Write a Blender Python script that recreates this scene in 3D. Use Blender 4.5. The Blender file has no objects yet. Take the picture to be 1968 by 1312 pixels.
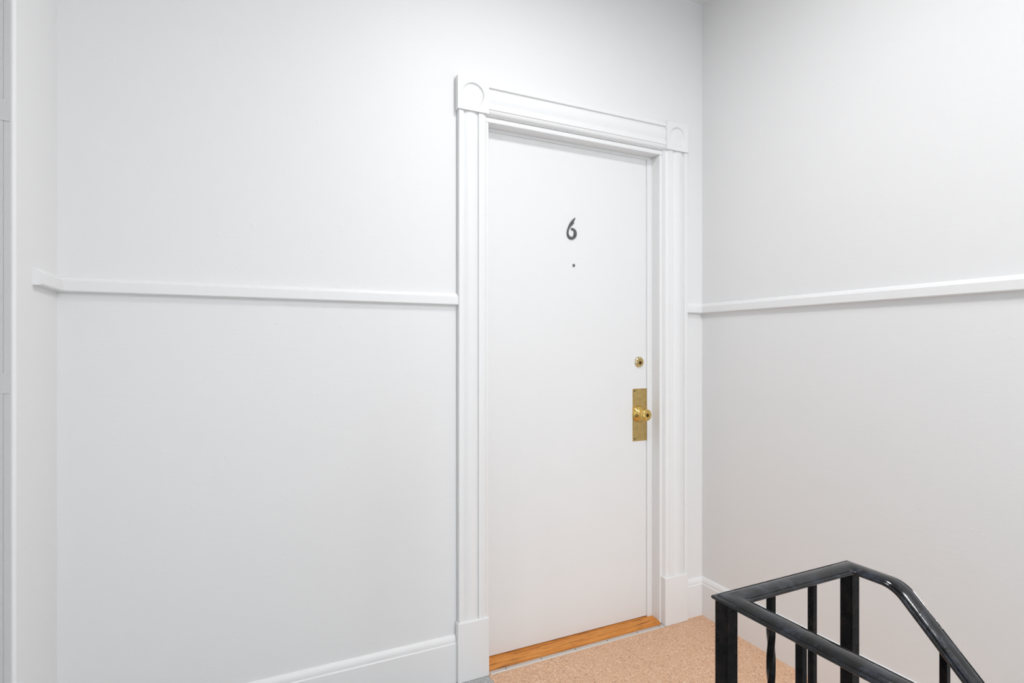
import bpy, bmesh, math, random
from mathutils import Vector, Matrix

random.seed(6)
S = bpy.context.scene
COL = S.collection
PI = math.pi

# ------------------------------------------------------------------ camera
cam_d = bpy.data.cameras.new('camera')
cam_d.lens = 1080.9 / 1968 * 36
cam_d.sensor_width = 36
cam_d.shift_y = 10.0 / 1968
cam_d.clip_start = 0.02
cam = bpy.data.objects.new('camera', cam_d)
cam.location = (0, 0, 1.2)
cam.rotation_euler = (PI / 2, 0, -0.4498)
COL.objects.link(cam)
S.camera = cam

# ------------------------------------------------------------------ world, lights, exposure
W = bpy.data.worlds.new('world')
W.use_nodes = True
W.node_tree.nodes['Background'].inputs[0].default_value = (0.9, 0.95, 1, 1)
W.node_tree.nodes['Background'].inputs[1].default_value = 0.1
S.world = W


def area(name, loc, size, power, rot=(0, 0, 0), shape='DISK', sy=None, color=(0.985, 0.99, 1.0)):
    l = bpy.data.lights.new(name, 'AREA')
    l.shape = shape
    l.size = size
    if sy:
        l.size_y = sy
    l.energy = power
    l.color = color
    o = bpy.data.objects.new(name, l)
    o.location = loc
    o.rotation_euler = rot
    COL.objects.link(o)
    return o


area('ceiling_lamp_landing', (0.88, 0.95, 2.69), 0.26, 18)
area('fill_lamp_hall', (1.15, -0.8, 2.69), 0.45, 60)  # added unseen lamp, general fill for the whole hall
area('fill_light_stairs', (1.30, -2.585, 0.25), 0.80, 42, rot=(PI / 2, 0, 0), shape='RECTANGLE', sy=1.50, color=(0.84, 0.93, 1.0))  # added fill light at the made-up window, lifts the lower right

S.view_settings.view_transform = 'Standard'
S.view_settings.look = 'None'
S.view_settings.gamma = 1
S.view_settings.use_curve_mapping = False
S.view_settings.exposure = -0.49
S.cycles.max_bounces = 14
S.cycles.diffuse_bounces = 10

# ------------------------------------------------------------------ dimensions (metres)
D = 1.9127        # wall with the door
X2 = 1.8755       # right wall
XL = -0.4485      # left wall
YB = -2.6         # wall behind
ZC = 2.7403       # ceiling
DL, DR = 0.828, 1.633   # door opening
HOLE_X, HOLE_Y0, HOLE_Y1 = 0.765, -2.60, 0.68   # stair well in the floor
T = 0.12


# ------------------------------------------------------------------ materials
def srgb(c):
    return tuple(((v / 255) / 12.92 if v / 255 <= 0.04045 else ((v / 255 + 0.055) / 1.055) ** 2.4) for v in c) + (1,)


def newmat(name):
    m = bpy.data.materials.new(name)
    m.use_nodes = True
    nt = m.node_tree
    b = nt.nodes['Principled BSDF']
    return m, nt, b


def node(nt, typ, **kw):
    n = nt.nodes.new(typ)
    for k, v in kw.items():
        setattr(n, k, v)
    return n


def coords(nt, scale=(1, 1, 1), rot=(0, 0, 0)):
    g = node(nt, 'ShaderNodeNewGeometry')
    mp = node(nt, 'ShaderNodeMapping')
    mp.inputs['Scale'].default_value = scale
    mp.inputs['Rotation'].default_value = rot
    nt.links.new(g.outputs['Position'], mp.inputs['Vector'])
    return mp.outputs['Vector']


def noise(nt, vec, scale, detail=4, rough=0.5):
    n = node(nt, 'ShaderNodeTexNoise')
    n.inputs['Scale'].default_value = scale
    n.inputs['Detail'].default_value = detail
    n.inputs['Roughness'].default_value = rough
    nt.links.new(vec, n.inputs['Vector'])
    return n.outputs['Fac']


def ramp(nt, fac, stops, interp='LINEAR'):
    r = node(nt, 'ShaderNodeValToRGB')
    r.color_ramp.interpolation = interp
    e = r.color_ramp.elements
    while len(e) < len(stops):
        e.new(0.5)
    for el, (p, c) in zip(e, stops):
        el.position = p
        el.color = c
    nt.links.new(fac, r.inputs['Fac'])
    return r.outputs['Color']


def bump(nt, b, height, strength, dist, prev=None):
    n = node(nt, 'ShaderNodeBump')
    n.inputs['Strength'].default_value = strength
    n.inputs['Distance'].default_value = dist
    nt.links.new(height, n.inputs['Height'])
    if prev is not None:
        nt.links.new(prev, n.inputs['Normal'])
    nt.links.new(n.outputs['Normal'], b.inputs['Normal'])
    return n.outputs['Normal']


def mixrgb(nt, fac, a, c):
    m = node(nt, 'ShaderNodeMix', data_type='RGBA')
    nt.links.new(fac, m.inputs[0])
    for v, s in ((a, 6), (c, 7)):
        if isinstance(v, tuple):
            m.inputs[s].default_value = v
        else:
            nt.links.new(v, m.inputs[s])
    return m.outputs[2]


def paint(name, col, rough, streak_scale, s_str, o_str):
    m, nt, b = newmat(name)
    b.inputs['Base Color'].default_value = srgb(col)
    b.inputs['Roughness'].default_value = rough
    b.inputs['Specular IOR Level'].default_value = 0.35
    n1 = noise(nt, coords(nt, streak_scale), 1.0, 5, 0.6)
    p = bump(nt, b, n1, s_str, 0.002)
    n2 = noise(nt, coords(nt), 260, 3, 0.5)
    p = bump(nt, b, n2, o_str, 0.0008, p)
    n3 = noise(nt, coords(nt), 42, 2, 0.4)          # odd paint nibs
    r = ramp(nt, n3, [(0.0, (0, 0, 0, 1)), (0.72, (0, 0, 0, 1)), (0.78, (1, 1, 1, 1))])
    bump(nt, b, r, 0.25, 0.001, p)
    return m


M = {}
M['wall'] = paint('white_wall_paint', (224, 224, 224), 0.55, (9, 9, 130), 0.12, 0.14)
M['ceiling'] = paint('white_ceiling_paint', (224, 224, 224), 0.7, (20, 20, 20), 0.05, 0.1)
M['trim'] = paint('white_trim_paint', (226, 226, 226), 0.4, (60, 60, 8), 0.10, 0.10)
M['trimh'] = paint('white_rail_paint', (226, 226, 226), 0.4, (8, 8, 60), 0.10, 0.10)
M['door'] = paint('white_door_paint', (224, 224, 224), 0.45, (90, 90, 7), 0.06, 0.10)
M['jamb'] = paint('shaded_jamb_paint', (196, 196, 196), 0.45, (60, 60, 6), 0.15, 0.2)  # darker than the trim: the jamb's shade is put into the colour


def tile_mat(name, base, dark, light, mid):
    m, nt, b = newmat(name)
    v = coords(nt, (1, 1, 1))
    # warped cells make ragged flecks
    nz = node(nt, 'ShaderNodeTexNoise')
    nz.inputs['Scale'].default_value = 160
    nt.links.new(v, nz.inputs['Vector'])
    add = node(nt, 'ShaderNodeVectorMath', operation='MULTIPLY_ADD')
    nt.links.new(nz.outputs['Color'], add.inputs[0])
    add.inputs[1].default_value = (0.004, 0.004, 0.0)
    nt.links.new(v, add.inputs[2])
    col = None
    vor = node(nt, 'ShaderNodeTexVoronoi')
    vor.inputs['Scale'].default_value = 330
    nt.links.new(add.outputs[0], vor.inputs['Vector'])
    sep = node(nt, 'ShaderNodeSeparateColor')
    nt.links.new(vor.outputs['Color'], sep.inputs[0])
    c1 = ramp(nt, sep.outputs[0], [(0, dark), (0.022, dark), (0.023, mid), (0.16, mid), (0.17, base),
                                   (0.90, base), (0.91, light), (1, light)], 'CONSTANT')
    # extra tiny grit
    vor2 = node(nt, 'ShaderNodeTexVoronoi')
    vor2.inputs['Scale'].default_value = 620
    nt.links.new(add.outputs[0], vor2.inputs['Vector'])
    sep2 = node(nt, 'ShaderNodeSeparateColor')
    nt.links.new(vor2.outputs['Color'], sep2.inputs[0])
    f2 = ramp(nt, sep2.outputs[1], [(0, (1, 1, 1, 1)), (0.025, (0, 0, 0, 1))], 'CONSTANT')
    c2 = mixrgb(nt, f2, c1, dark)
    big = noise(nt, v, 3.0, 3, 0.6)
    f3 = ramp(nt, big, [(0.35, (0, 0, 0, 1)), (0.75, (0.28, 0.28, 0.28, 1))])
    c3 = mixrgb(nt, f3, c2, mid)
    nt.links.new(c3, b.inputs['Base Color'])
    b.inputs['Roughness'].default_value = 0.5
    bump(nt, b, noise(nt, v, 300, 2), 0.06, 0.0008)
    return m


M['tile'] = tile_mat('speckled_tan_tile', srgb((212, 170, 138)), srgb((126, 94, 74)), srgb((236, 214, 190)), srgb((196, 154, 122)))
M['tile_grey'] = tile_mat('speckled_grey_tile', srgb((168, 168, 168)), srgb((95, 95, 95)), srgb((205, 205, 205)), srgb((150, 150, 150)))

# joint grout under the tiles
m, nt, b = newmat('tile_bedding')
b.inputs['Base Color'].default_value = srgb((128, 92, 72))
b.inputs['Roughness'].default_value = 0.9
M['bed'] = m

# oak threshold
m, nt, b = newmat('oiled_oak')
v = coords(nt, (4, 55, 55), (0, 0, 0.06))
n1 = noise(nt, v, 1.6, 6, 0.62)
c1 = ramp(nt, n1, [(0.25, srgb((150, 84, 22))), (0.42, srgb((196, 120, 42))), (0.6, srgb((212, 142, 62))), (0.8, srgb((190, 112, 38)))])
n2 = noise(nt, coords(nt, (9, 130, 130), (0, 0, 0.12)), 1.0, 5, 0.7)
f = ramp(nt, n2, [(0.55, (0, 0, 0, 1)), (0.64, (0.9, 0.9, 0.9, 1))])
c2 = mixrgb(nt, f, c1, srgb((92, 48, 14)))
nt.links.new(c2, b.inputs['Base Color'])
b.inputs['Roughness'].default_value = 0.5
bump(nt, b, n2, 0.1, 0.001)
M['oak'] = m

# aluminium strip
m, nt, b = newmat('dull_aluminium')
b.inputs['Base Color'].default_value = srgb((206, 204, 200))
b.inputs['Metallic'].default_value = 0.35
b.inputs['Roughness'].default_value = 0.5
bump(nt, b, noise(nt, coords(nt, (3, 200, 30)), 1, 3), 0.08, 0.001)
M['alu'] = m

m, nt, b = newmat('dark_screw')
b.inputs['Base Color'].default_value = srgb((52, 46, 42))
b.inputs['Metallic'].default_value = 0.6
b.inputs['Roughness'].default_value = 0.5
n1 = noise(nt, coords(nt), 400, 2)
bump(nt, b, n1, 0.1, 0.0005)
M['screw'] = m


def brass(name, col, rough, tarnish):
    m, nt, b = newmat(name)
    n = noise(nt, coords(nt), 55, 5, 0.65)
    c = ramp(nt, n, [(0.3, srgb(tuple(int(x * tarnish) for x in col))), (0.6, srgb(col))])
    nt.links.new(c, b.inputs['Base Color'])
    b.inputs['Metallic'].default_value = 1
    b.inputs['Roughness'].default_value = rough
    return m


M['brass_plate'] = brass('aged_brass', (206, 178, 118), 0.38, 0.88)
M['brass'] = brass('polished_brass', (226, 192, 112), 0.12, 0.93)
M['brass_pale'] = brass('pale_brass', (236, 224, 190), 0.14, 0.95)
M['brass_dark'] = brass('dark_brass', (92, 66, 30), 0.4, 0.7)

m, nt, b = newmat('weathered_pewter')
n = noise(nt, coords(nt), 240, 5, 0.7)
nt.links.new(ramp(nt, n, [(0.3, srgb((62, 62, 62))), (0.7, srgb((106, 106, 106)))]), b.inputs['Base Color'])
b.inputs['Metallic'].default_value = 0.2
b.inputs['Roughness'].default_value = 0.6
bump(nt, b, n, 0.3, 0.001)
M['pewter'] = m

m, nt, b = newmat('peephole_glass')
n = noise(nt, coords(nt), 500, 3)
nt.links.new(ramp(nt, n, [(0.35, srgb((48, 48, 50))), (0.65, srgb((120, 120, 122)))]), b.inputs['Base Color'])
b.inputs['Roughness'].default_value = 0.15
M['lens'] = m


def enamel(name, rough, scratch, spec, rub_sheen, rub_sheen_col):
    m, nt, b = newmat(name)
    v = coords(nt)
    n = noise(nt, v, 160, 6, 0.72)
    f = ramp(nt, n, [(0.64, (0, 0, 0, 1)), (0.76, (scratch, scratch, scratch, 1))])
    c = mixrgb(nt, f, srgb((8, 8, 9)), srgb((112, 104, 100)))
    w = noise(nt, v, 28, 8, 0.72)                       # rubbed patches, with uneven sheen put into the colour
    fw = ramp(nt, w, [(0.48, (0, 0, 0, 1)), (0.66, (rub_sheen, rub_sheen, rub_sheen, 1))])
    c = mixrgb(nt, fw, c, srgb(rub_sheen_col))
    nt.links.new(c, b.inputs['Base Color'])
    r = ramp(nt, noise(nt, v, 45, 5, 0.65), [(0.3, (rough * 0.6,) * 3 + (1,)), (0.75, (rough * 1.8,) * 3 + (1,))])
    nt.links.new(r, b.inputs['Roughness'])
    b.inputs['Specular IOR Level'].default_value = spec
    p = bump(nt, b, noise(nt, coords(nt, (90, 90, 14)), 1.0, 4, 0.6), 0.25, 0.0012)
    bump(nt, b, noise(nt, v, 420, 2, 0.5), 0.08, 0.0006, p)
    return m


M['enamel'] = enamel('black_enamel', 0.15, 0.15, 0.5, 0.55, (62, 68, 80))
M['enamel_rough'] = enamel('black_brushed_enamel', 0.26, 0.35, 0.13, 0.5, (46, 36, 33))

m, nt, b = newmat('window_glass')
b.inputs['Transmission Weight'].default_value = 1
b.inputs['Roughness'].default_value = 0.02
b.inputs['IOR'].default_value = 1.45
M['glass'] = m

m, nt, b = newmat('grey_stair_rubber')
b.inputs['Base Color'].default_value = srgb((120, 112, 104))
b.inputs['Roughness'].default_value = 0.7
bump(nt, b, noise(nt, coords(nt), 200, 3), 0.1, 0.001)
M['stair'] = m


# ------------------------------------------------------------------ mesh helpers
def link(name, bm, mat, parent=None, loc=None, smooth=None, bev=None):
    bmesh.ops.recalc_face_normals(bm, faces=bm.faces)
    me = bpy.data.meshes.new(name)
    bm.to_mesh(me)
    bm.free()
    me.materials.append(mat)
    if smooth is not None:
        me.polygons.foreach_set('use_smooth', [True] * len(me.polygons))
        me.set_sharp_from_angle(angle=math.radians(smooth))
    o = bpy.data.objects.new(name, me)
    COL.objects.link(o)
    if loc is not None:
        o.location = loc
    if parent is not None:
        o.parent = parent
    if bev:
        md = o.modifiers.new('bevel', 'BEVEL')
        md.width = bev
        md.segments = 2
        md.limit_method = 'ANGLE'
        md.angle_limit = math.radians(40)
    return o


def box(bm, x0, x1, y0, y1, z0, z1):
    vs = [bm.verts.new((x, y, z)) for x in (x0, x1) for y in (y0, y1) for z in (z0, z1)]
    for f in ((0, 1, 3, 2), (4, 6, 7, 5), (0, 4, 5, 1), (2, 3, 7, 6), (0, 2, 6, 4), (1, 5, 7, 3)):
        bm.faces.new([vs[i] for i in f])


def boxes(*bs):
    bm = bmesh.new()
    for b_ in bs:
        box(bm, *b_)
    return bm


def prism(bm, prof, o, u, v, w, L, e0=0.0, e1=0.0):
    """profile points (a, b) in directions u, v pushed along w; ends cut back by a*e0, a*e1 (mitres)"""
    o, u, v, w = Vector(o), Vector(u), Vector(v), Vector(w)
    A = [bm.verts.new(o + u * a + v * b_ + w * (a * e0)) for a, b_ in prof]
    B = [bm.verts.new(o + u * a + v * b_ + w * (L - a * e1)) for a, b_ in prof]
    n = len(prof)
    for i in range(n):
        j = (i + 1) % n
        bm.faces.new((A[i], A[j], B[j], B[i]))
    bm.faces.new(A[::-1])
    bm.faces.new(B)


def lathe(bm, prof, o, axis, seg=32):
    """prof: (radius, height along axis)"""
    o, axis = Vector(o), Vector(axis).normalized()
    s = axis.orthogonal().normalized()
    t = axis.cross(s)
    rings = []
    for r, hh in prof:
        if r < 1e-6:
            rings.append([bm.verts.new(o + axis * hh)])
        else:
            rings.append([bm.verts.new(o + axis * hh + (s * math.cos(2 * PI * k / seg) + t * math.sin(2 * PI * k / seg)) * r) for k in range(seg)])
    for a, b_ in zip(rings, rings[1:]):
        for k in range(seg):
            k2 = (k + 1) % seg
            if len(a) == 1 and len(b_) == 1:
                continue
            if len(a) == 1:
                bm.faces.new((a[0], b_[k], b_[k2]))
            elif len(b_) == 1:
                bm.faces.new((a[k], a[k2], b_[0]))
            else:
                bm.faces.new((a[k], a[k2], b_[k2], b_[k]))


def empty(name, loc=(0, 0, 0)):
    o = bpy.data.objects.new(name, None)
    o.empty_display_size = 0.1
    o.location = loc
    COL.objects.link(o)
    return o


def tag(o, label, cat, group=None, kind=None):
    o['label'] = label
    o['category'] = cat
    if group:
        o['group'] = group
    if kind:
        o['kind'] = kind
    return o


def struct(o, label, cat):
    return tag(o, label, cat, kind='structure')


# ------------------------------------------------------------------ walls, ceiling
struct(link('wall_back', boxes((XL - T, DL - 0.02, D, D + T, -0.2, ZC + 0.1),
                               (DR + 0.02, X2 + T, D, D + T, -0.2, ZC + 0.1),
                               (DL - 0.02, DR + 0.02, D, D + T, 2.05, ZC + 0.1)), M['wall']),
       'white painted plaster wall around the numbered door', 'wall')
struct(link('wall_right', boxes((X2, X2 + T, YB, D, -1.8, ZC + 0.1)), M['wall']),
       'plain white wall beside the stairs and black railing', 'wall')
OY0, OY1, OZ = 0.72, 1.575, 2.1          # opening in the left wall
struct(link('wall_left', boxes((XL - T, XL, OY1 + 0.0285, D, -0.2, ZC + 0.1), (XL - T, XL, YB, OY0, -0.2, ZC + 0.1),
                               (XL - T, XL, OY0, OY1 + 0.0285, OZ, ZC + 0.1)), M['wall']),
       'narrow white wall at the left edge with a short end of rail', 'wall')
WX0, WX1, WZ0, WZ1 = 0.86, 1.74, -0.55, 1.05          # made-up window over the stairs, behind the viewer, for the fill light
struct(link('wall_front', boxes((XL - T, WX0, YB - T, YB, -1.8, ZC + 0.1), (WX1, X2 + T, YB - T, YB, -1.8, ZC + 0.1),
                                (WX0, WX1, YB - T, YB, -1.8, WZ0), (WX0, WX1, YB - T, YB, WZ1, ZC + 0.1)), M['wall']),
       'white wall behind the viewer closing off the hallway', 'wall')
struct(link('ceiling', boxes((XL - T, X2 + T, YB - T, D + T, ZC, ZC + 0.1)), M['ceiling']),
       'flat white ceiling above the hallway corner', 'ceiling')

window = struct(empty('added_window_1', (WX0, YB, WZ0)), 'added white sash window, unseen, put in for fill light from behind the viewer', 'window')
wm = Matrix.Translation((-WX0, -YB, -WZ0))
for nm, b_, mt in (('sash_stile', (WX0, WX0 + 0.045, YB - 0.09, YB - 0.04, WZ0, WZ1), 'trim'), ('sash_stile', (WX1 - 0.045, WX1, YB - 0.09, YB - 0.04, WZ0, WZ1), 'trim'),
                   ('sash_rail', (WX0 + 0.045, WX1 - 0.045, YB - 0.09, YB - 0.04, WZ0, WZ0 + 0.05), 'trim'),
                   ('sash_rail', (WX0 + 0.045, WX1 - 0.045, YB - 0.09, YB - 0.04, WZ1 - 0.05, WZ1), 'trim'),
                   ('sash_rail', (WX0 + 0.045, WX1 - 0.045, YB - 0.09, YB - 0.04, 0.23, 0.27), 'trim'),
                   ('pane', (WX0 + 0.045, WX1 - 0.045, YB - 0.067, YB - 0.063, WZ0 + 0.05, 0.23), 'glass'),
                   ('pane', (WX0 + 0.045, WX1 - 0.045, YB - 0.067, YB - 0.063, 0.27, WZ1 - 0.05), 'glass')):
    bm = boxes(b_)
    bmesh.ops.transform(bm, matrix=wm, verts=bm.verts)
    link(nm, bm, M[mt], window)

# ------------------------------------------------------------------ floor: slab with stair well, tiles as parts
FT = 0.004
slab = boxes((XL - T, HOLE_X, YB, D + T, -0.22, -FT),
             (HOLE_X, X2, HOLE_Y1, D + T, -0.22, -FT))
floor = struct(link('floor', slab, M['bed']), 'tan speckled tile floor of the landing in front of the door', 'floor')
tile_cache = {}
xs = [XL, -0.3984, -0.0936, 0.2112, 0.516, 0.8165, 1.0774, 1.3829, 1.6866, X2]
ys = [1.8050 - 0.3048 * k for k in range(15)]
ys = [D] + [y for y in ys if y > YB + 0.05] + [YB]


def tile(x0, x1, y0, y1):
    g, gy = 0.00035, 0.00012
    w, l = x1 - x0, y1 - y0
    key = (round(w, 3), round(l, 3), x1 < 0.82)
    if key not in tile_cache:
        bm = bmesh.new()
        bb = 0.0006
        p = [(g, gy), (w - g, gy), (w - g, l - gy), (g, l - gy)]
        q = [(g + bb, gy + bb / 3), (w - g - bb, gy + bb / 3), (w - g - bb, l - gy - bb / 3), (g + bb, l - gy - bb / 3)]
        A = [bm.verts.new((a, c, -FT)) for a, c in p]
        B = [bm.verts.new((a, c, -0.0004)) for a, c in p]
        C_ = [bm.verts.new((a, c, 0)) for a, c in q]
        for k in range(4):
            j = (k + 1) % 4
            bm.faces.new((A[k], A[j], B[j], B[k]))
            bm.faces.new((B[k], B[j], C_[j], C_[k]))
        bm.faces.new(C_)
        bm.faces.new(A[::-1])
        o = link('floor_tile', bm, M['tile_grey'] if key[2] else M['tile'], floor, (x0, y0, 0))
        tile_cache[key] = o
    else:
        o = tile_cache[key].copy()
        COL.objects.link(o)
        o.location = (x0, y0, 0)
    if x1 < 0.82:
        o['label'] = 'grey speckled tile'
    return o


for xi in range(len(xs) - 1):
    for yi in range(len(ys) - 1):
        x0, x1, y1, y0 = xs[xi], xs[xi + 1], ys[yi], ys[yi + 1]
        cx1 = x1
        parts = [(x0, x1, y0, y1)]
        if x1 > HOLE_X and y0 < HOLE_Y1 and y1 > HOLE_Y0:
            parts = []
            if x0 < HOLE_X:
                parts.append((x0, HOLE_X, max(y0, HOLE_Y0), min(y1, HOLE_Y1)))
            if y1 > HOLE_Y1:
                parts.append((x0, x1, HOLE_Y1, y1))
            if y0 < HOLE_Y0:
                parts.append((x0, x1, y0, HOLE_Y0))
        for p in parts:
            if p[1] - p[0] > 0.01 and p[3] - p[2] > 0.01:
                tile(*p)

# stair well walls, lower floor, stairs
struct(link('wall_stairwell', boxes((HOLE_X - 0.1, HOLE_X, HOLE_Y0, HOLE_Y1, -1.8, -0.22),
                                    (HOLE_X - 0.1, X2, HOLE_Y1, HOLE_Y1 + 0.1, -1.8, -0.22)), M['wall']),
       'white sides of the stairwell below the landing floor', 'wall')
struct(link('floor_lower', boxes((HOLE_X - 0.1, X2, HOLE_Y0, HOLE_Y1, -1.9, -1.8)), M['stair']),
       'grey lower floor at the bottom of the stairwell', 'floor')
stairs = struct(empty('stairs', (1.06, HOLE_Y1, 0)), 'straight flight of grey stairs going down along the right wall', 'stairs')
RISE, RUN = 0.2, 0.2
for k in range(8):
    y1 = HOLE_Y1 - RUN * k
    link('stair_step', boxes((0.0, X2 - 1.06, -RUN * (k + 1), -RUN * k, -1.8, -RISE * (k + 1))), M['stair'], stairs, bev=0.006)

# ------------------------------------------------------------------ baseboards and chair rails
BASE = [(0, 0), (0.016, 0), (0.016, 0.1385), (0.0145, 0.1405), (0.0125, 0.1412), (0.0122, 0.1450), (0.0125, 0.1490), (0.0112, 0.1545),
        (0.0085, 0.1600), (0.0045, 0.1650), (0, 0.1665)]
RAIL = [(0, 1.3485), (0.0130, 1.3490), (0.0165, 1.3505), (0.0180, 1.3525), (0.0180, 1.3785), (0.0170, 1.3805),
        (0.0125, 1.3818), (0.0115, 1.3835), (0.0100, 1.3870), (0.0060, 1.3905), (0, 1.3930)]
YM, XP, XM = (0, -1, 0), (1, 0, 0), (-1, 0, 0)
UP = (0, 0, 1)
PLX0, PLX1 = 0.6965, 1.7665     # outer faces of the plinth blocks


def run(name, prof, o, n, w, L, e0, e1, label, cat, mat):
    bm = bmesh.new()
    prism(bm, prof, o, n, UP, w, L, e0, e1)
    return struct(link(name, bm, mat, smooth=None if prof is RAIL else 28), label, cat)


CX0, CX1 = 0.7030, 1.7710       # outer edges of the casing
run('baseboard_back', BASE, (XL, D, 0), YM, XP, PLX0 - XL, 1, 0, 'long white baseboard left of the numbered door', 'baseboard', M['trimh'])
run('baseboard_corner', BASE, (PLX1, D, 0), YM, XP, X2 - PLX1, 0, 1, 'short white baseboard between door casing and right corner', 'baseboard', M['trimh'])
run('baseboard_right', BASE, (X2, D, 0), XM, (0, -1, 0), D - HOLE_Y1, 1, 0, 'white baseboard along the right wall behind the railing', 'baseboard', M['trimh'])
run('baseboard_left', BASE, (XL, 1.612, 0), XP, (0, 1, 0), D - 1.612, 0, 1, 'short white baseboard on the left wall by the opening', 'baseboard', M['trimh'])
run('trim_1', RAIL, (XL, D, 0), YM, XP, CX0 - XL, 1, 0, 'long white chair rail on the wall left of the door', 'chair rail', M['trimh'])
run('trim_2', RAIL, (CX1, D, 0), YM, XP, X2 - CX1, 0, 1, 'very short white chair rail between door casing and corner', 'chair rail', M['trimh'])
run('trim_3', RAIL, (X2, D, 0), XM, (0, -1, 0), D - YB, 1, 0, 'white chair rail along the right wall above the railing', 'chair rail', M['trimh'])
run('trim_4', RAIL, (XL, 1.7105, 0), XP, (0, 1, 0), D - 1.7105, 0, 1, 'short cut-off white chair rail at the left edge', 'chair rail', M['trimh'])

# ------------------------------------------------------------------ door casing (trim_5)
casing = struct(empty('trim_5', (DL, D, 0)), 'white Victorian door casing with round corner blocks and plinths', 'door casing')
CW = CX0, 0.8170


def casing_profile(w):
    """across (0 outer .. w inner), depth"""
    k = w / 0.114
    pts = [(0, 0), (0, 0.0215), (0.001, 0.0225), (0.0165, 0.0225), (0.0175, 0.0215), (0.0178, 0.0150), (0.0205, 0.0150)]
    a, b_ = 0.0205, 0.0735
    for i in range(1, 10):
        t = i / 10
        pts.append((a + (b_ - a) * t, 0.0150 + 0.0068 * math.sin(PI * t) ** 0.9))
    pts += [(b_, 0.0150), (0.0755, 0.0150), (0.0760, 0.0215), (0.0770, 0.0225), (0.0945, 0.0225), (0.0952, 0.0218), (0.0955, 0.0200)]
    for i in range(0, 7):
        t = i / 6 * PI / 2
        pts.append((0.0965 + 0.0155 * math.sin(t), 0.0045 + 0.0150 * math.cos(t)))
    pts += [(0.114, 0.0040), (0.114, 0)]
    return [(p * k, q) for p, q in pts]


ZB = 0.213     # plinth top
ZBLK0, ZBLK1 = 2.0490, 2.1690
inv = Matrix.Translation((-DL, -D, 0))


def cpart(name, bm, mat=None, smooth=None, bev=None, parent=None):
    bmesh.ops.transform(bm, matrix=inv, verts=bm.verts)
    return link(name, bm, mat or M['trim'], parent or casing, smooth=smooth, bev=bev)


# left side: across goes +x, depth goes -y
bm = bmesh.new()
prism(bm, casing_profile(0.817 - CX0), (CX0, D, ZB), XP, YM, UP, ZBLK0 - ZB)
cpart('side_casing', bm, smooth=35)
bm = bmesh.new()
prism(bm, casing_profile(CX1 - 1.6465), (CX1, D, ZB - 0.006), XM, YM, UP, ZBLK0 - ZB + 0.006)
cpart('side_casing', bm, smooth=35)
bm = bmesh.new()
prism(bm, casing_profile(0.1160), (0.8165, D, 2.1660), (0, 0, -1), YM, XP, 1.6480 - 0.8165)
cpart('head_casing', bm, M['trim'], smooth=35)


def corner_block(x0, x1):
    """square block with a sunk round dish; front face is a ring cut out of the square"""
    cx, cz, r = (x0 + x1) / 2, (ZBLK0 + ZBLK1) / 2 + 0.0005, 0.0412
    yf, yb = D - 0.0290, D
    n = 48
    bm = bmesh.new()
    sq = []
    for k in range(n):
        a = 2 * PI * k / n
        c, s = math.cos(a), math.sin(a)
        m_ = max(abs(c), abs(s))
        sq.append((cx + (x1 - x0) / 2 * c / m_, cz + (ZBLK1 - ZBLK0) / 2 * s / m_))
    F = [bm.verts.new((x, yf, z)) for x, z in sq]
    Bk = [bm.verts.new((x, yb, z)) for x, z in sq]

    def ring(rr, y):
        return [bm.verts.new((cx + rr * math.cos(2 * PI * k / n), y, cz + rr * math.sin(2 * PI * k / n))) for k in range(n)]
    rings = [F, ring(r + 0.0015, yf), ring(r, yf + 0.0006), ring(r - 0.0025, yf + 0.0065), ring(r - 0.006, yf + 0.0078), ring(r - 0.015, yf + 0.0062),
             ring(r - 0.027, yf + 0.0048), ring(r - 0.036, yf + 0.0043)]
    for a, b_ in zip([Bk] + rings, rings):
        for k in range(n):
            j = (k + 1) % n
            bm.faces.new((a[k], a[j], b_[j], b_[k]))
    bm.faces.new(rings[-1])
    bm.faces.new(Bk[::-1])
    return bm


cpart('corner_block', corner_block(0.6962, 0.8165), smooth=38)
cpart('corner_block', corner_block(1.6480, 1.7685), smooth=38)
cpart('plinth_block', boxes((PLX0, 0.8180, D - 0.0290, D, 0, ZB)), bev=0.003)
cpart('plinth_block', boxes((1.6400, PLX1, D - 0.0290, D, 0, ZB - 0.006)), bev=0.003)

# door frame: jambs with stops
frame = struct(empty('trim_6', (DL, D, 0)), 'white door frame with narrow stops around the numbered door', 'door frame')


def fpart(name, bm, bev=0.002):
    bmesh.ops.transform(bm, matrix=inv, verts=bm.verts)
    return link(name, bm, M['trim'], frame, bev=bev)


ZS = 2.0305
YD = D + 0.0560      # door face
fpart('side_jamb', boxes((DL - 0.02, DL, D - 0.0005, D + T, 0, ZS)), 0.004)
fpart('side_jamb', boxes((DR, DR + 0.02, D - 0.0005, D + T, 0, ZS)), 0.004)
fpart('head_jamb', boxes((DL - 0.02, DR + 0.02, D - 0.0005, D + T, ZS, ZS + 0.0195)), 0.004)
fpart('door_stop', boxes((DL, DL + 0.012, D + 0.051, YD - 0.0015, 0.016, ZS - 0.0002)), 0.0008)
fpart('door_stop', boxes((1.6065, DR, D + 0.051, YD - 0.0015, 0.016, ZS - 0.0002)), 0.0008)
fpart('door_stop', boxes((DL + 0.012, 1.6065, D + 0.051, YD - 0.0015, 2.0185, ZS - 0.0002)), 0.0008)

# ------------------------------------------------------------------ the door
door = struct(link('door_1', boxes((DL + 0.004, DR - 0.004, YD, YD + 0.04, 0.0195, 2.0265)), M['door'], bev=0.001),
              'plain white flush door with number six and brass knob', 'door')

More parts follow.
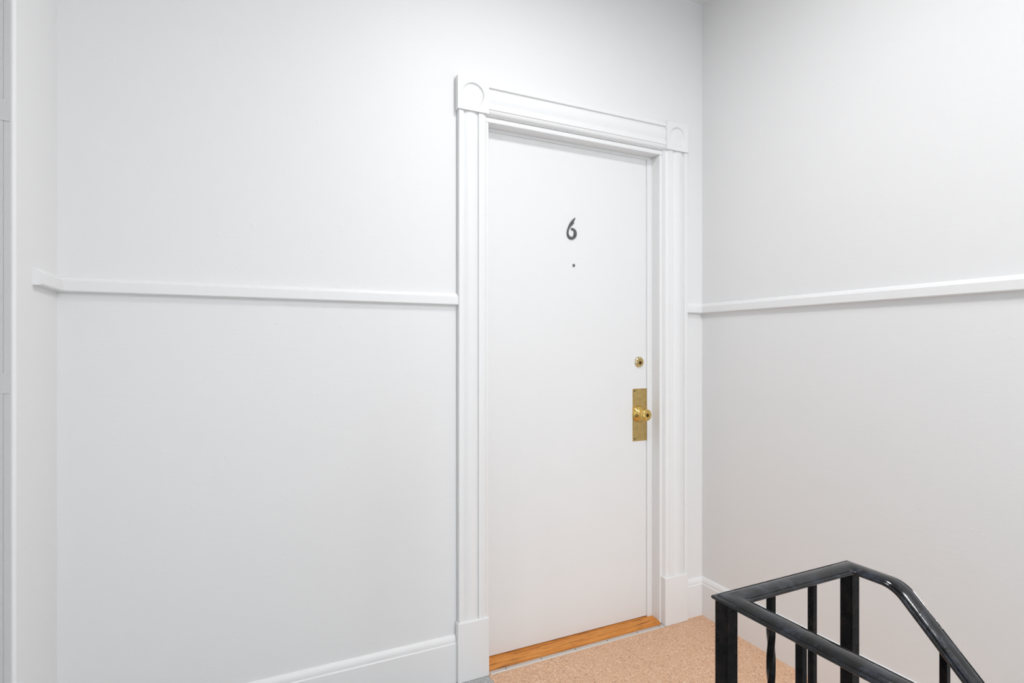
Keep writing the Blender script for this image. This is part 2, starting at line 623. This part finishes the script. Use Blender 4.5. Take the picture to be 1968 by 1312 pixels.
# house number, drawn as a solid with thickness
SIX = [(0.0132, 0.0541), (0.0062, 0.0486), (-0.0004, 0.0422), (-0.0069, 0.0343), (-0.0127, 0.0252), (-0.0171, 0.0165), (-0.0205, 0.0077), (-0.0233, -0.0010), (-0.0245, -0.0095),
       (-0.0243, -0.0160), (-0.0228, -0.0222), (-0.0200, -0.0275), (-0.0164, -0.0317), (-0.0122, -0.0341), (-0.0070, -0.0354), (-0.0004, -0.0358),
       (0.0050, -0.0348), (0.0098, -0.0327), (0.0145, -0.0290), (0.0184, -0.0245), (0.0211, -0.0192), (0.0224, -0.0138), (0.0227, -0.0095), (0.0221, -0.0050), (0.0209, -0.0008),
       (0.0189, 0.0030), (0.0157, 0.0062), (0.0122, 0.0086), (0.0084, 0.0105), (0.0046, 0.0115), (0.0010, 0.0116), (-0.0018, 0.0109), (-0.0038, 0.0096), (-0.0041, 0.0076),
       (-0.0037, 0.0050), (-0.0028, 0.0030), (-0.0012, 0.0024), (0.0010, 0.0032), (0.0037, 0.0030), (0.0064, 0.0013), (0.0084, -0.0014), (0.0094, -0.0060), (0.0095, -0.0107),
       (0.0086, -0.0150), (0.0069, -0.0186), (0.0047, -0.0217), (0.0019, -0.0240), (-0.0010, -0.0250), (-0.0045, -0.0250), (-0.0085, -0.0238), (-0.0118, -0.0216), (-0.0143, -0.0186),
       (-0.0160, -0.0148), (-0.0168, -0.0088), (-0.0160, -0.0025), (-0.0139, 0.0041), (-0.0112, 0.0095), (-0.0078, 0.0141), (-0.0044, 0.0182), (-0.0004, 0.0222), (0.0040, 0.0258),
       (0.0078, 0.0288), (0.0092, 0.0315), (0.0083, 0.0350), (0.0090, 0.0392), (0.0120, 0.0455), (0.0157, 0.0508), (0.0158, 0.0530), (0.0148, 0.0543)]
bm = bmesh.new()
yb, yf = YD, YD - 0.005
nx, nz = 1.2220, 1.6741
A = [bm.verts.new((nx + a, yb, nz + c)) for a, c in SIX]
B = [bm.verts.new((nx + a, yf + 0.0012, nz + c)) for a, c in SIX]
n = len(SIX)
for i in range(n):
    j = (i + 1) % n
    bm.faces.new((A[i], A[j], B[j], B[i]))
C_ = []
for i in range(n):       # inset the front for a rounded arris
    p0, p1, p2 = Vector(SIX[i - 1]), Vector(SIX[i]), Vector(SIX[(i + 1) % n])
    e = (p2 - p0).normalized()
    nrm = Vector((-e.y, e.x))
    q = p1 + nrm * 0.0008
    C_.append(bm.verts.new((nx + q.x, yf, nz + q.y)))
for i in range(n):
    j = (i + 1) % n
    bm.faces.new((B[i], B[j], C_[j], C_[i]))
es = [bm.edges.get((C_[i], C_[(i + 1) % n])) for i in range(n)]
bmesh.ops.triangle_fill(bm, use_beauty=True, use_dissolve=False, edges=es, normal=(0, -1, 0))
num = link('door_number', bm, M['pewter'], door)
num['label'] = 'dark grey metal number 6'
for a, c in ((-0.0053, 0.0274), (0.0132, -0.0199)):
    bm = bmesh.new()
    lathe(bm, [(0, 0), (0.0024, 0), (0.0022, 0.0006), (0.001, 0.001), (0, 0.001)], (nx + a, yf, nz + c), YM, 12)
    link('screw', bm, M['screw'], num, smooth=40)

bm = bmesh.new()
lathe(bm, [(0, 0), (0.0100, 0), (0.0100, 0.0010), (0.0088, 0.0020), (0.0072, 0.0014), (0.0070, 0.0010), (0, 0.0010)], (1.2314, YD, 1.5325), YM, 24)
peep = link('peephole', bm, M['trim'], door, smooth=40)
bm = bmesh.new()
lathe(bm, [(0, 0), (0.0064, 0), (0.0050, 0.0012), (0.0026, 0.0020), (0, 0.0022)], (1.2314, YD - 0.0010, 1.5330), YM, 20)
o = link('peephole_lens', bm, M['lens'], peep, smooth=60)
o['label'] = 'dark glass lens'

# deadbolt
dx, dz = 1.5655, 1.1335
bm = bmesh.new()
lathe(bm, [(0, 0), (0.0245, 0), (0.0245, 0.0015), (0.0238, 0.0025), (0.0190, 0.0085), (0.0182, 0.0090), (0.0172, 0.0090), (0.0170, 0.0080), (0, 0.0080)], (dx, YD, dz), YM, 40)
dead = link('deadbolt', bm, M['brass_pale'], door, smooth=30)
bm = bmesh.new()
lathe(bm, [(0, 0.0), (0.0168, 0.0), (0.0168, 0.0012), (0.0162, 0.0016), (0, 0.0016)], (dx, YD - 0.0080, dz), YM, 36)
face = link('lock_face', bm, M['brass_plate'], dead, smooth=30)
bm = bmesh.new()
lathe(bm, [(0, 0.0), (0.0068, 0.0), (0.0068, 0.0010), (0.0060, 0.0014), (0.0045, 0.0008), (0, 0.0008)], (dx, YD - 0.0096, dz - 0.0040), YM, 28)
link('key_cylinder', bm, M['brass_dark'], dead, smooth=30)
bm = boxes((dx - 0.0008, dx + 0.0008, YD - 0.0109, YD - 0.0100, dz - 0.0085, dz + 0.0005))
link('keyhole', bm, M['screw'], dead)

# knob plate and knob
PX0, PX1, PZ0, PZ1 = 1.5305, 1.6270, 0.7895, 1.0175
bm = bmesh.new()
cr = 0.003
out = []
for (cx_, cz_, a0) in ((PX0 + cr, PZ0 + cr, PI), (PX1 - cr, PZ0 + cr, 1.5 * PI), (PX1 - cr, PZ1 - cr, 0), (PX0 + cr, PZ1 - cr, 0.5 * PI)):
    for k in range(4):
        a = a0 + k / 3 * PI / 2
        out.append((cx_ + cr * math.cos(a), cz_ + cr * math.sin(a)))
prism(bm, out, (0, YD, 0), XP, UP, YM, 0.0013)
plate = link('lock_plate', bm, M['brass_plate'], door, bev=0.0004)
for sx, sz in ((1.5405, 1.0080), (1.5410, 0.8000), (1.6170, 1.0080), (1.6170, 0.8000)):
    bm = bmesh.new()
    lathe(bm, [(0, 0), (0.0034, 0), (0.0030, 0.0008), (0.0015, 0.0012), (0, 0.0012)], (sx, YD - 0.0013, sz), YM, 14)
    link('screw', bm, M['screw'], plate, smooth=40)
kx, kz = 1.5640, 0.9072
bm = bmesh.new()
lathe(bm, [(0, 0), (0.0350, 0), (0.0355, 0.0015), (0.0345, 0.0045), (0.0310, 0.0085), (0.0250, 0.0125), (0.0190, 0.0150), (0.0150, 0.0175),
           (0.0128, 0.0215), (0.0120, 0.0260), (0, 0.0260)], (kx, YD - 0.0013, kz), YM, 48)
rose = link('knob_rose', bm, M['brass'], door, smooth=40)
bm = bmesh.new()
lathe(bm, [(0, 0.0260), (0.0120, 0.0260), (0.0122, 0.0290), (0.0150, 0.0320), (0.0215, 0.0360), (0.0254, 0.0410), (0.0266, 0.0460), (0.0258, 0.0510), (0.0235, 0.0550),
           (0.0205, 0.0574), (0.0185, 0.0580), (0.0120, 0.0588), (0.0078, 0.0590), (0.0074, 0.0580), (0, 0.0580)], (kx, YD - 0.0013, kz), YM, 48)
knob = link('door_knob', bm, M['brass'], door, smooth=40)
bm = bmesh.new()
lathe(bm, [(0, 0), (0.0070, 0), (0.0070, 0.0012), (0.0062, 0.0018), (0.0050, 0.0012), (0, 0.0012)], (kx, YD - 0.0593, kz), YM, 28)
link('key_cylinder', bm, M['brass_dark'], knob, smooth=30)
bm = boxes((kx - 0.0009, kx + 0.0009, YD - 0.0611, YD - 0.0604, kz - 0.0045, kz + 0.0045))
link('keyhole', bm, M['screw'], knob)

# ------------------------------------------------------------------ threshold and metal strip
bm = bmesh.new()
TH = [(D - 0.0060, 0.0), (D - 0.0060, 0.0085), (D - 0.0045, 0.0105), (D + 0.0200, 0.0150), (D + 0.0450, 0.0165), (D + T, 0.0165), (D + T, 0.0)]
L_, R_ = [], []
for y, z in TH:
    dxr = 0.0 if y < D + 0.03 else 0.0
    L_.append(bm.verts.new((DL + 0.0005, y, z)))
    R_.append(bm.verts.new((DR - 0.0005, y, z)))
n = len(TH)
for i in range(n):
    j = (i + 1) % n
    bm.faces.new((L_[i], L_[j], R_[j], R_[i]))
bm.faces.new(L_[::-1])
bm.faces.new(R_)
struct(link('trim_7', bm, M['oak'], smooth=30), 'orange oak threshold under the numbered door', 'threshold')
bm = bmesh.new()
prism(bm, [(0, 0), (0.0002, 0.0018), (0.0020, 0.0034), (0.0190, 0.0034), (0.0215, 0.0022), (0.0218, 0)], (DL + 0.0005 - 0.004, 1.8848, 0), (0, 1, 0), UP, XP, 1.6370 - DL + 0.004)
strip = struct(link('trim_8', bm, M['alu'], smooth=30), 'grey metal edge strip with screws before the oak threshold', 'metal strip')
for k, sx in enumerate((0.8900, 1.0399, 1.1936, 1.3460, 1.4987, 1.6153)):
    bm = bmesh.new()
    lathe(bm, [(0, 0), (0.0026, 0), (0.0024, 0.0004), (0.0012, 0.0002), (0, 0.0002)], (sx, 1.8953, 0.0034), UP, 14)
    link('screw', bm, M['screw'], strip, smooth=40)

# ------------------------------------------------------------------ opening at the left edge: corner bead, jamb, door
bead = bmesh.new()
pr = [(-T, 0), (-0.001, 0)]
for k in range(9):
    a = PI * k / 8
    pr.append((0.0030 + 0.0060 * math.sin(a) - 0.002, 0.0072 - 0.0072 * math.cos(a)))
pr += [(-0.0035, 0.0150), (-0.0040, 0.0200), (-0.0020, 0.0265), (0, 0.0285), (-T, 0.0285)]
prism(bead, pr, (XL, OY1, 0), XP, (0, 1, 0), UP, OZ)
struct(link('trim_9', bead, M['trim'], smooth=40), 'white rounded corner bead down the left opening', 'corner bead')
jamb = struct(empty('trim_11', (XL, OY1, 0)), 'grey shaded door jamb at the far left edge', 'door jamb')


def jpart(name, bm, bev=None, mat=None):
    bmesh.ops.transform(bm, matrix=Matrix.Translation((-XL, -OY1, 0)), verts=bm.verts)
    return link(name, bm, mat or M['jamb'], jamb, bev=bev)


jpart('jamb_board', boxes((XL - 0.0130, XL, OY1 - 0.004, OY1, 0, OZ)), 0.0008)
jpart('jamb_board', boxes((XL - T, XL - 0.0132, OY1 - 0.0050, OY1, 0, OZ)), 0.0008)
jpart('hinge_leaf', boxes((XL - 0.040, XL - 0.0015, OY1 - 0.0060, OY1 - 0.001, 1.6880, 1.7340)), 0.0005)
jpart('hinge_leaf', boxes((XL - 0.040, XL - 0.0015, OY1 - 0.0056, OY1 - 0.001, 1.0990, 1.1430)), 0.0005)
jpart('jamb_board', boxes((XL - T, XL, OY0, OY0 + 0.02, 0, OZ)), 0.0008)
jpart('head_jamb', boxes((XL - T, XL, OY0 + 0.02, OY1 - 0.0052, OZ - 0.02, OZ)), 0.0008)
struct(link('door_2', boxes((XL - 0.115, XL - 0.075, OY0 + 0.022, OY1 - 0.0075, 0.01, OZ - 0.022)), M['door'], bev=0.002),
       'closed white door set back in the left opening', 'door')

# ------------------------------------------------------------------ black railing
RC, RA, RB = 0.7460, 0.6960, 1.0630         # centre lines: x of near arm, y of far arm, x of stair arm
ZR = 0.7810
railing = tag(empty('stair_railing', (RC, RA, 0)), 'black enamelled steel railing with twisted and plain balusters around the stairwell', 'railing')
rinv = Matrix.Translation((-RC, -RA, 0))


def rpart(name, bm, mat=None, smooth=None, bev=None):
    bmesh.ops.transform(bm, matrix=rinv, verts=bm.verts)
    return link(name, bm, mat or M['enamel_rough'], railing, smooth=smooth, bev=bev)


def cap_profile(gd):
    """half: outer lip, groove of depth gd, crown"""
    h_ = [(0.0110, -0.0150), (0.0125, -0.0130), (0.0175, -0.0124), (0.0202, -0.0110), (0.0218, -0.0085), (0.0218, -0.0068), (0.0206, -0.0050), (0.0190, -0.0041),
          (0.0180, -0.0046), (0.0176, -0.0048 - gd), (0.0158, -0.0046 - gd), (0.0154, -0.0046), (0.0143, -0.0036), (0.0115, -0.0018), (0.0075, -0.0006), (0.0036, -0.0001)]
    return [(-a, b_) for a, b_ in h_] + [(0, 0)] + h_[::-1]


SL = 1.0    # slope of the stair arm
YBEND = 0.603
path = [((RC, -2.57, ZR), 1)]
path += [((RC, RA - 0.036, ZR), 1), ((RC, RA - 0.026, ZR), 0), ((RC, RA, ZR), 0), ((RC + 0.026, RA, ZR), 0), ((RC + 0.036, RA, ZR), 1)]
path += [((RB - 0.036, RA, ZR), 1), ((RB - 0.026, RA, ZR), 0), ((RB, RA, ZR), 0), ((RB, RA - 0.026, ZR), 0), ((RB, RA - 0.034, ZR), 1)]
Rb = 0.062
ang = math.atan(SL)
tl = Rb * math.tan(ang / 2)
for k in range(11):
    a = ang * k / 10
    path.append(((RB, YBEND + tl - Rb * math.sin(a), ZR - Rb * (1 - math.cos(a))), 1))
yend = -0.85
path.append(((RB, yend, ZR - (YBEND - yend) * SL), 1))
pts = [Vector(p) for p, g in path]
bm = bmesh.new()
prev = None
for i, (p, g) in enumerate(path):
    P = pts[i]
    din = (P - pts[i - 1]).normalized() if i else (pts[1] - P).normalized()
    dout = (pts[i + 1] - P).normalized() if i < len(pts) - 1 else din
    nrm = (din + dout).normalized()
    side = din.cross(Vector((0, 0, 1))).normalized()
    up = side.cross(din).normalized()
    ring = []
    for a, b_ in cap_profile(0.0040 * g):
        q = P + side * a + up * b_
        t = (P - q).dot(nrm) / din.dot(nrm)
        ring.append(bm.verts.new(q + din * t))
    if prev:
        m_ = len(ring)
        for k in range(m_):
            j = (k + 1) % m_
            bm.faces.new((prev[k], prev[j], ring[j], ring[k]))
    else:
        bm.faces.new(ring)
    prev = ring
bm.faces.new(prev[::-1])
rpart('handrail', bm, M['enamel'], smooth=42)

PW = 0.0124
ZU = ZR - 0.0140


def bar(x, y, z0, z1, hw, twist=None, slope=0.0):
    """square bar; twist=(za, zb, turns) twists it about its axis between the two heights; slope cuts the top to the rake"""
    bm = bmesh.new()
    zs = [z0, z1]
    if twist:
        za, zb, turns = twist
        nseg = 72
        zs = sorted({z0, z1} | {za + (zb - za) * k / nseg for k in range(nseg + 1)})
    c = hw * 0.18
    base = []
    for sx, sy in ((-1, -1), (1, -1), (1, 1), (-1, 1)):
        if sx * sy > 0:
            base += [(sx * hw, sy * (hw - c)), (sx * (hw - c), sy * hw)] if sx < 0 else [(sx * hw, sy * (hw - c)), (sx * (hw - c), sy * hw)]
        else:
            base += [(sx * (hw - c), sy * hw), (sx * hw, sy * (hw - c))]
    base.sort(key=lambda q: math.atan2(q[1], q[0]))
    prev = None
    for z in zs:
        a = 0.0
        if twist:
            t = min(1, max(0, (z - za) / (zb - za)))
            a = 2 * PI * turns * t
        ca, sa = math.cos(a), math.sin(a)
        ring = []
        for bx, by in base:
            px, py = bx * ca - by * sa, bx * sa + by * ca
            zz = z + (slope * py if (z == z1 or z == z0) else 0)
            ring.append(bm.verts.new((x + px, y + py, zz)))
        if prev:
            for k in range(8):
                j = (k + 1) % 8
                bm.faces.new((prev[k], prev[j], ring[j], ring[k]))
        else:
            bm.faces.new(ring[::-1])
        prev = ring
    bm.faces.new(prev)
    return bm


HW = 0.0059
ZLOW = 0.075
# posts
rpart('post', bar(RC - 0.005, RA + 0.004, -0.15, ZU + 0.0030, 0.0137))
rpart('post', bar(RB, RA + 0.001, -0.15, ZU, PW))
# far arm
for x, tw in ((0.8430, 1), (0.9520, 0)):
    rpart('baluster', bar(x, RA - 0.001, ZLOW, ZU, HW, (0.16, 0.712, 2.0) if tw else None), smooth=30 if tw else None)
# near arm: plain and twisted by turns
ys_ = [0.5627 - 0.118 * k for k in range(26)]
for k, y in enumerate(ys_):
    tw = k % 2
    rpart('baluster', bar(RC, y, ZLOW, ZU, HW, (0.16, 0.69, 2.0) if tw else None), smooth=30 if tw else None)
# stair arm
ys_ = [0.5335 - 0.115 * k for k in range(12)]
for k, y in enumerate(ys_):
    top = ZR - 0.018 - (YBEND - y) * SL if y < YBEND - 0.03 else ZU
    bot = top - 0.70
    tw = k % 2
    rpart('baluster', bar(RB, y, bot, top, HW, (bot + 0.1, top - 0.1, 1.8) if tw else None, slope=SL), smooth=30 if tw else None)
# lower rails
rpart('bottom_rail', boxes((RC - 0.012, RC + 0.012, -2.57, RA, ZLOW - 0.012, ZLOW)), bev=0.001)
rpart('bottom_rail', boxes((RC + 0.012, RB - 0.012, RA - 0.012, RA + 0.012, ZLOW - 0.012, ZLOW)), bev=0.001)
bm = bmesh.new()
ya, yz = RA - 0.012, yend
za_ = ZR - 0.018 - (YBEND - ya) * SL - 0.70
zz_ = ZR - 0.018 - (YBEND - yz) * SL - 0.70
prism(bm, [(-0.012, 0), (0.012, 0), (0.012, 0.012), (-0.012, 0.012)], (RB, ya, za_ - 0.012), XP, UP, (0, yz - ya, zz_ - za_), 1)
rpart('bottom_rail', bm)
rpart('post', bar(RC, -2.58, -0.15, ZU, PW))
rpart('post', bar(RB, yend - 0.013, ZR - 0.02 - (YBEND - yend) * SL - 0.82, ZR - (YBEND - yend) * SL + 0.005, PW))
